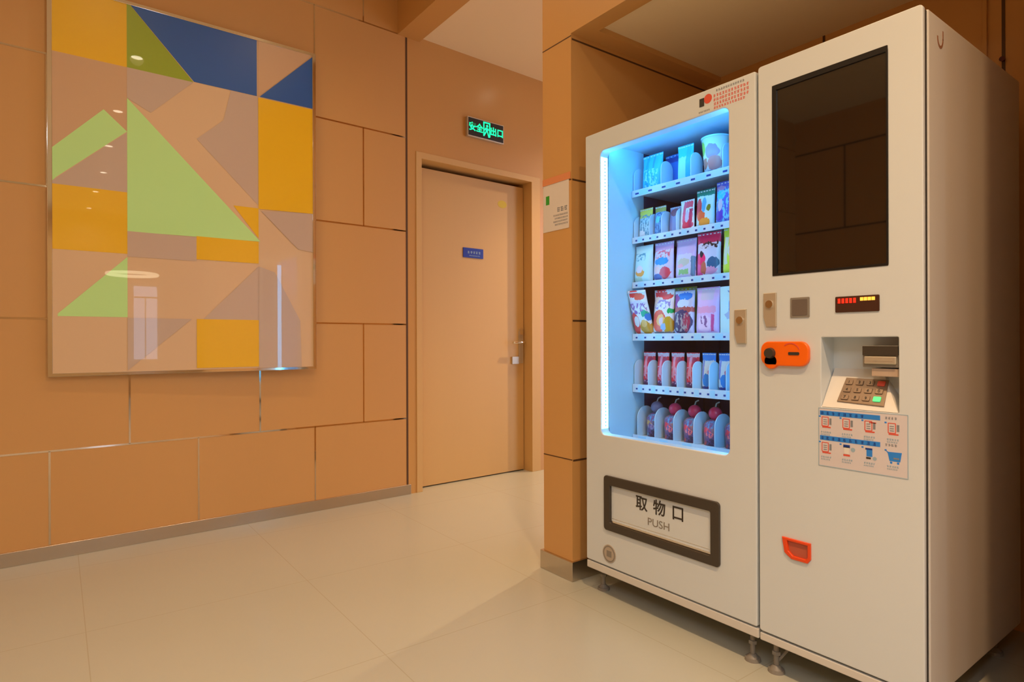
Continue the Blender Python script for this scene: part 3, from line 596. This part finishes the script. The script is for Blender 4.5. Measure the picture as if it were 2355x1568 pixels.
# ------------------------------------------------------------ the goods on the trays
def printmat(name, base, layers, rough=.32):
    m = mat(name, base, rough); nt = m.node_tree; b = nt.nodes['Principled BSDF']
    tc = nt.nodes.new('ShaderNodeTexCoord'); sp = nt.nodes.new('ShaderNodeSeparateXYZ'); nt.links.new(tc.outputs['Generated'], sp.inputs[0])
    def mth(op, a, b2=None, clamp=False):
        n = nt.nodes.new('ShaderNodeMath'); n.operation = op; n.use_clamp = clamp
        for i, q in enumerate((a, b2)):
            if q is None: continue
            if isinstance(q, (int, float)): n.inputs[i].default_value = q
            else: nt.links.new(q, n.inputs[i])
        return n.outputs[0]
    nz = nt.nodes.new('ShaderNodeTexNoise'); nz.inputs['Scale'].default_value = 9; nt.links.new(tc.outputs['Generated'], nz.inputs['Vector'])
    wob = mth('MULTIPLY', mth('SUBTRACT', nz.outputs[0], .5), .10)
    u = mth('ADD', mth('SUBTRACT', 1, sp.outputs[1]), wob); v = mth('ADD', sp.outputs[2], wob)
    cur = None
    for (kind, cu_, cv_, ru, rv, col) in layers:
        du = mth('DIVIDE', mth('ABSOLUTE', mth('SUBTRACT', u, cu_)), ru); dv = mth('DIVIDE', mth('ABSOLUTE', mth('SUBTRACT', v, cv_)), rv)
        if kind == 'e': d = mth('ADD', mth('MULTIPLY', du, du), mth('MULTIPLY', dv, dv))
        elif kind == 'd': d = mth('ADD', du, dv)
        else: d = mth('MAXIMUM', du, dv)
        mk = mth('LESS_THAN', d, 1.0)
        if kind == 'n': mk = mth('MULTIPLY', mk, mth('GREATER_THAN', nz.outputs[0], .52))
        mx = nt.nodes.new('ShaderNodeMix'); mx.data_type = 'RGBA'; nt.links.new(mk, mx.inputs[0]); mx.inputs[7].default_value = (*col, 1)
        if cur is None: mx.inputs[6].default_value = (*base, 1)
        else: nt.links.new(cur, mx.inputs[6])
        cur = mx.outputs[2]
    if cur is not None: nt.links.new(cur, b.inputs['Base Color'])
    return m
Wt, Rd, Or, Bl, Cy, Nv, Pk, Gr, Ye, Br, Bk, Pu, Lb = (.85, .85, .88), (.80, .05, .06), (.95, .38, .05), (.03, .20, .80), (.03, .55, .90), (.02, .05, .35), (.90, .50, .65), (.08, .50, .12), (.75, .75, .08), (.38, .18, .05), (.03, .02, .03), (.50, .35, .75), (.45, .68, .88)
def pouch_bm(w, h, d, top=.10, lean=0):
    bm = B(); NU, NV = 16, 22; grid = {}
    for s in (-1, 1):
        for j in range(NV+1):
            v = j/NV; z = h*v
            if v > 1-top: t = .04
            elif v < .05: t = .25+.75*(v/.05)*.5
            else: q = (v-.05)/(1-top-.05); t = .04+.96*max(0, math.sin(math.pi*min(1, (q*.86+.16)**.75 if q < 1 else 1)))**.6
            for i in range(NU+1):
                u = i/NU; e = max(0, 1-(2*u-1)**4)**.5
                x = s*(.0012 + d/2*t*e) + lean*z + (.0012*math.sin(u*60)*(1 if v > 1-top else 0))
                ww = w*(.96+.04*abs(2*v-1)**2)
                grid[s, i, j] = bm.verts.new((x, -ww/2+ww*u, z))
        for j in range(NV):
            for i in range(NU): bm.faces.new((grid[s, i, j], grid[s, i+1, j], grid[s, i+1, j+1], grid[s, i, j+1]))
    for j in range(NV):
        for i in (0, NU): bm.faces.new((grid[-1, i, j], grid[1, i, j], grid[1, i, j+1], grid[-1, i, j+1]))
    for i in range(NU):
        for j in (0, NV): bm.faces.new((grid[-1, i, j], grid[-1, i+1, j], grid[1, i+1, j], grid[1, i, j]))
    return bm
SZ = {n: z for z, l, n in SH}
def bag(name, shelf, y, x, w, h, d, m, lab, cat='snack packet', lean=.03, top=.10):
    z = SZ[shelf]-.0035
    t = thing(name, (x, y, z), lab, cat, None, rz=random.uniform(-.05, .05))
    obj('pouch', pouch_bm(w, h, d, top, lean), m, t, smooth=True, local=True)
    bm = B(); box(bm, -.0022+lean*h, .0022+lean*h, -w*.49, w*.49, h*(1-top*.55), h*(1-top*.55)+.004); obj('top_seal', bm, M['tray'], t, local=True)
    return t
def carton(name, shelf, y, x, w, h, d, m, lab, cat='snack box'):
    z = SZ[shelf]-.0035; t = thing(name, (x, y, z), lab, cat)
    bm = B(); box(bm, -d/2, d/2, -w/2, w/2, 0, h, 0, None, .0015); obj('carton', bm, m, t, local=True)
    bm = B(); box(bm, -d/2+.004, d/2-.001, -w/2+.003, w/2-.003, h, h+.0012); obj('lid_flap', bm, m, t, local=True); return t
def cup(name, shelf, y, x, r0, r1, h, m, lab, lidm, cat='snack cup'):
    z = SZ[shelf]-.0035; t = thing(name, (x, y, z), lab, cat)
    bm = B(); cyl(bm, (0, 0, 0), (0, 0, h), r0, r1, 32); obj('cup_body', bm, m, t, local=True, smooth=True)
    bm = B(); cyl(bm, (0, 0, h), (0, 0, h+.006), r1+.003, r1+.003, 32); obj('lid', bm, lidm, t, local=True); return t
X1 = XS+.035
# shelf 1
bag('snack_pouch', 1, 1.722, X1+.005, .108, .150, .035, printmat('cyan pouch', Cy, [('r', .30, .5, .07, .5, (.0, .40, .80)), ('r', .62, .55, .05, .4, (.03, .35, .85)), ('n', .5, .35, .35, .25, (.3, .8, 1))]), 'tall cyan foil pouch at the left end of the top shelf', lean=.02)
bag('snack_pouch', 1, 1.655, X1+.075, .120, .150, .04, printmat('deep blue pouch', (.02, .22, .75), [('r', .5, .85, .5, .08, (.02, .1, .5))]), 'deep blue pouch set back behind the cyan pouch on the top shelf')
bag('snack_pouch', 1, 1.560, X1+.015, .075, .150, .03, printmat('cyan white pouch', (.40, .80, .95), [('r', .5, .85, .6, .17, (.03, .62, .90)), ('r', .75, .5, .14, .5, (.03, .50, .85))]), 'cyan topped pale pouch left of the white tub on the top shelf', lean=.0)
cup('snack_tub', 1, 1.430, X1+.030, .042, .054, .140, printmat('white tub print', Wt, [('e', .20, .74, .16, .20, (.55, .72, .08)), ('e', .60, .62, .25, .2, Pu), ('e', .30, .32, .14, .15, (.65, .25, .18)), ('e', .66, .30, .22, .2, (.75, .35, .35)), ('r', .7, .06, .3, .05, Nv)]), 'white tub with green and pink pictures on the top shelf', M['liner'])
cup('snack_tub', 1, 1.285, X1+.030, .042, .054, .145, printmat('pink tub print', (.75, .75, .9), [('r', .5, .8, .5, .2, (.35, .12, .1)), ('e', .5, .4, .3, .25, Pk)]), 'white tub with a dark brown top at the right end of the top shelf', M['white'])
# shelf 2
bag('snack_pouch', 2, 1.756, X1, .072, .128, .028, printmat('yellow top clear bag', (.50, .75, .85), [('r', .5, .88, .5, .20, (.80, .80, .12)), ('n', .5, .4, .5, .4, (.15, .35, .5)), ('e', .35, .15, .25, .12, Wt)]), 'clear packet with a bright yellow top at the left end of the second shelf')
bag('snack_pouch', 2, 1.682, X1+.004, .056, .126, .028, printmat('blue olive bag', (.18, .40, .75), [('r', .5, .9, .5, .1, (.42, .40, .08)), ('n', .5, .4, .5, .4, (.05, .15, .45)), ('e', .4, .55, .2, .12, (.15, .75, .7))]), 'blue packet with an olive top beside the yellow topped packet')
bag('snack_pouch', 2, 1.612, X1+.015, .058, .112, .028, printmat('violet bag', (.30, .32, .65), [('e', .5, .8, .4, .15, (.25, .08, .15))]), 'dull violet packet in the middle of the second shelf')
bag('snack_pouch', 2, 1.537, X1-.008, .066, .122, .025, printmat('white red bag', Wt, [('r', .60, .86, .33, .12, (.85, .05, .12)), ('r', .38, .6, .1, .35, (.85, .08, .2)), ('e', .62, .18, .36, .16, (.85, .04, .10)), ('r', .84, .4, .1, .3, (.55, .05, .15)), ('e', .6, .46, .13, .2, (.6, .55, .8))]), 'white packet with a large red emblem on the second shelf')
bag('snack_pouch', 2, 1.458, X1, .082, .150, .03, printmat('green top bag', (.62, .85, .88), [('r', .5, .93, .5, .10, (.0, .30, .24)), ('e', .22, .52, .16, .26, Rd), ('e', .36, .30, .22, .15, (.85, .15, .05)), ('e', .55, .14, .30, .12, Or), ('e', .76, .50, .10, .08, (.25, .25, .02)), ('e', .5, .6, .12, .2, (.1, .45, .75))]), 'pale packet with a dark green top and a red and orange picture')
bag('snack_pouch', 2, 1.365, X1, .092, .165, .035, printmat('royal blue bag', (.10, .15, .75), [('e', .3, .68, .2, .12, (.02, .65, .9)), ('e', .25, .85, .22, .06, Pu), ('e', .75, .75, .13, .06, (.8, .75, .5)), ('n', .5, .45, .5, .4, (.2, .65, .95)), ('e', .25, .22, .2, .12, (.12, .05, .6)), ('e', .30, .46, .12, .14, (.7, .6, .8))]), 'royal blue packet with cyan and violet spots on the second shelf')
bag('snack_pouch', 2, 1.275, X1, .085, .150, .03, printmat('cyan pink bag', (.08, .5, .9), [('e', .4, .3, .4, .2, (.95, .30, .35)), ('e', .6, .8, .3, .15, Nv)]), 'cyan packet with a pink patch at the right end of the second shelf')
# shelf 3
bag('snack_pouch', 3, 1.750, X1-.020, .097, .158, .04, printmat('pale blue crisp bag', (.55, .85, .92), [('e', .42, .26, .26, .10, (.95, .42, .08)), ('e', .40, .36, .18, .10, (.85, .75, .85)), ('n', .4, .70, .3, .1, (.10, .35, .55)), ('r', .25, .10, .3, .05, (.5, .7, .6))]), 'pale blue crisp packet with an orange picture, leftmost on the third shelf')
bag('snack_pouch', 3, 1.649, X1-.015, .100, .160, .04, printmat('violet white crisp bag', (.66, .62, .90), [('n', .5, .70, .4, .10, (.75, .15, .25)), ('e', .50, .50, .36, .10, (.03, .30, .85)), ('e', .68, .20, .26, .15, (.70, .08, .14)), ('e', .3, .28, .18, .1, (.85, .6, .65)), ('e', .30, .10, .25, .08, (.08, .15, .5)), ('r', .5, .9, .5, .1, (.55, .35, .75))]), 'pale violet crisp packet with blue and red pictures on the third shelf')
bag('snack_pouch', 3, 1.546, X1-.005, .098, .160, .035, printmat('lilac bag', (.60, .48, .90), [('r', .5, .34, .36, .28, (.68, .66, .92)), ('r', .5, .18, .24, .06, (.30, .60, .25)), ('e', .5, .42, .28, .1, (.60, .60, .55)), ('r', .91, .3, .07, .25, (.12, .25, .45)), ('e', .35, .33, .15, .05, Pk)]), 'lilac packet with a pale label and green strip on the third shelf')
bag('snack_pouch', 3, 1.440, X1-.005, .104, .172, .035, printmat('crimson bag', (.66, .66, .90), [('r', .5, .88, .5, .13, (.88, .03, .14)), ('n', .55, .72, .4, .08, Bk), ('r', .17, .28, .15, .26, (.85, .08, .35)), ('e', .28, .40, .18, .13, (.95, .03, .18)), ('e', .27, .52, .08, .08, Bk), ('e', .75, .30, .22, .14, (.03, .14, .30)), ('e', .66, .14, .26, .08, (.75, .35, .6)), ('e', .38, .2, .12, .14, (.55, .15, .1))]), 'white packet with a crimson top and a cherry red picture on the third shelf')
bag('snack_pouch', 3, 1.320, X1-.010, .108, .176, .04, printmat('lime bag', (.72, .85, .06), [('e', .55, .52, .26, .22, (.85, .80, .70)), ('e', .62, .46, .15, .14, (.85, .25, .35)), ('r', .2, .5, .08, .3, (.75, .75, .55))]), 'lime yellow packet at the right end of the third shelf')
# shelf 4
def stew(base, seedshift=0):
    return [('e', .32, .93, .26, .09, (.90, .05, .04)), ('e', .62, .86, .30, .08, (.90, .12, .06)), ('e', .5, .70, .45, .08, (.70, .70, .92)), ('n', .5, .60, .45, .12, (.30, .15, .50)), ('e', .80, .48, .16, .07, (.02, .42, .25)), ('e', .92, .40, .12, .07, (.03, .2, .7)), ('e', .24, .26, .26, .24, (.85, .08, .08)), ('e', .34, .30, .14, .12, (.80, .80, .85)), ('e', .76, .16, .28, .16, (.62, .33, .04)), ('e', .72, .26, .14, .08, (.85, .50, .15))]
bag('snack_pouch', 4, 1.750, X1-.012, .100, .186, .036, printmat('red white bag a', (.80, .84, .92), stew(0)), 'bulging red and white packet sticking out leftmost on the fourth shelf', lean=-.30)
bag('snack_pouch', 4, 1.653, X1-.010, .102, .186, .045, printmat('red white bag b', (.82, .84, .92), [('e', .35, .92, .30, .10, (.90, .04, .06)), ('e', .7, .84, .25, .07, (.85, .06, .06)), ('n', .5, .68, .4, .10, (.35, .30, .75)), ('e', .90, .52, .13, .06, (.0, .45, .12)), ('e', .40, .30, .34, .25, (.85, .12, .06)), ('e', .50, .32, .20, .13, (.95, .50, .15)), ('e', .50, .30, .10, .08, (.8, .6, .7)), ('e', .82, .20, .20, .20, (.62, .38, .03)), ('e', .62, .17, .13, .08, (.3, .5, .9)), ('r', .6, .03, .5, .04, (.3, .3, .35))]), 'red and white packet with an orange ring picture, second on the fourth shelf')
bag('snack_pouch', 4, 1.600, X1+.05, .120, .195, .03, printmat('green yellow bag', (.40, .65, .15), [('e', .6, .9, .25, .1, (.60, .60, .02))]), 'green packet peeping out behind the red and white packets on the fourth shelf')
bag('snack_pouch', 4, 1.551, X1-.010, .094, .175, .04, printmat('blue berry bag', (.55, .60, .88), [('e', .55, .87, .36, .10, (.02, .22, .90)), ('e', .1, .72, .2, .2, (.30, .05, .35)), ('e', .5, .70, .3, .1, (.65, .75, .98)), ('r', .5, .56, .5, .06, (.45, .10, .10)), ('e', .5, .28, .46, .28, (.07, .04, .14)), ('e', .72, .28, .17, .22, (.42, .05, .12)), ('n', .5, .28, .3, .2, (.4, .35, .4))]), 'packet with a blue cap and dark berry picture on the fourth shelf')
bag('snack_pouch', 4, 1.440, X1-.012, .104, .180, .035, printmat('pink bag', (.78, .52, .92), [('r', .5, .52, .4, .07, (.85, .38, .65)), ('r', .80, .25, .06, .18, (.72, .10, .35)), ('e', .45, .22, .3, .18, (.85, .65, .98)), ('n', .45, .28, .14, .12, (.25, .12, .35)), ('r', .5, .85, .28, .12, (.68, .58, .80))]), 'soft pink packet on the fourth shelf')
carton('snack_box', 4, 1.325, X1, .108, .176, .045, printmat('pale carton', (.66, .90, .95), [('r', .62, .55, .28, .14, (.20, .42, .85)), ('d', .55, .40, .4, .18, (.45, .55, .80)), ('r', .5, .90, .2, .02, (.2, .3, .6)), ('e', .75, .34, .12, .08, (.8, .7, .5))]), 'pale aqua carton with a blue picture at the right end of the fourth shelf')
# shelf 5: four red packets, then blue and white ones
reds = ['leftmost', 'second', 'third', 'fourth']
for k in range(4):
    y = (lanes[5][k]+lanes[5][k+1])/2-.003
    m = printmat('red packet print %d' % k, (.80, .04, .07), [('r', .5, .92, .5, .05, (.75, .55, .70)), ('r', .30+.1*(k % 2), .62, .10, .3, (.90, .35, .50)), ('e', .7, .70, .2, .15, (.55, .02, .08)), ('r', .5, .08, .5, .08, (.16, .05, .18)), ('n', .5, .35, .5, .25, (.75, .40, .60))])
    bag('snack_pouch', 5, y, X1+.022, .062, .142, .03, m, 'red packet, %s from the left of the four on the fifth shelf' % reds[k], lean=0)
for k, tx in zip((4, 5, 6, 7), ('first of the blue topped packets, next to the red ones', 'second of the blue topped packets from the red ones', 'third of the blue topped packets from the red ones', 'last of the blue topped packets at the right end')):
    y = (lanes[5][k]+lanes[5][k+1])/2-.003
    m = printmat('blue white packet print %d' % k, (.70, .85, .95), [('r', .5, .90, .5, .11, (.03, .25, .85)), ('e', .45+.1*(k % 2), .25, .3, .18, (.02, .30, .90)), ('e', .7, .48, .15, .07, (.60, .15, .35)), ('r', .2, .55, .08, .25, (.25, .30, .75)), ('r', .5, .04, .5, .04, Nv)])
    bag('snack_pouch', 5, y, X1+.022, .062, .142, .03, m, tx+' on the fifth shelf', lean=0)
# shelf 6: round topped sweets
for k in range(6):
    y = (lanes[6][k]+lanes[6][k+1])/2-.003; dark = (k == 0)
    base = (.12, .12, .18) if dark else (.30, .16, .22)
    m = printmat('sweet print %d' % k, base, [('e', .40, .55, .26, .14, (.55, .35, .12) if dark else (.80, .05, .08)), ('e', .55, .42, .20, .12, (.35, .30, .50) if dark else (.95, .22, .25)), ('e', .62, .80, .3, .14, (.10, .30, .65)), ('e', .2, .12, .18, .12, (.30, .55, .75) if dark else (.90, .08, .08)), ('r', .7, .12, .3, .14, (.10, .05, .10)), ('n', .5, .5, .5, .5, (.20, .10, .28))])
    z = SZ[6]-.0035; t = thing('sweet_jar', (X1+.030, y, z), ['dark jar of sweets, leftmost on the bottom shelf', 'red jar of sweets, second from the left on the bottom shelf', 'red jar of sweets, third from the left on the bottom shelf', 'red jar of sweets, fourth from the left on the bottom shelf', 'red jar of sweets, fifth from the left on the bottom shelf', 'red jar of sweets at the right end of the bottom shelf'][k], 'sweet jar')
    bm = B(); cyl(bm, (0, 0, 0), (0, 0, .075), .036, .039, 28); sphere(bm, (0, 0, .072), .039, 1, 1, .75, seg=24); obj('jar', bm, m, t, smooth=True, local=True)
    bm = B(); sphere(bm, (.004, -.004, .122), .026, seg=20); obj('round_lid', bm, mat('jar lid %d' % k, (.20, .17, .28) if dark else (.70, .03, .10), .35), t, smooth=True, local=True)
    bm = B(); tube(bm, [(.004, -.004, .146), (.012, -.004, .160), (.022, -.010, .165)], .003, 6); obj('twist_tie', bm, M['lockm'], t, local=True)
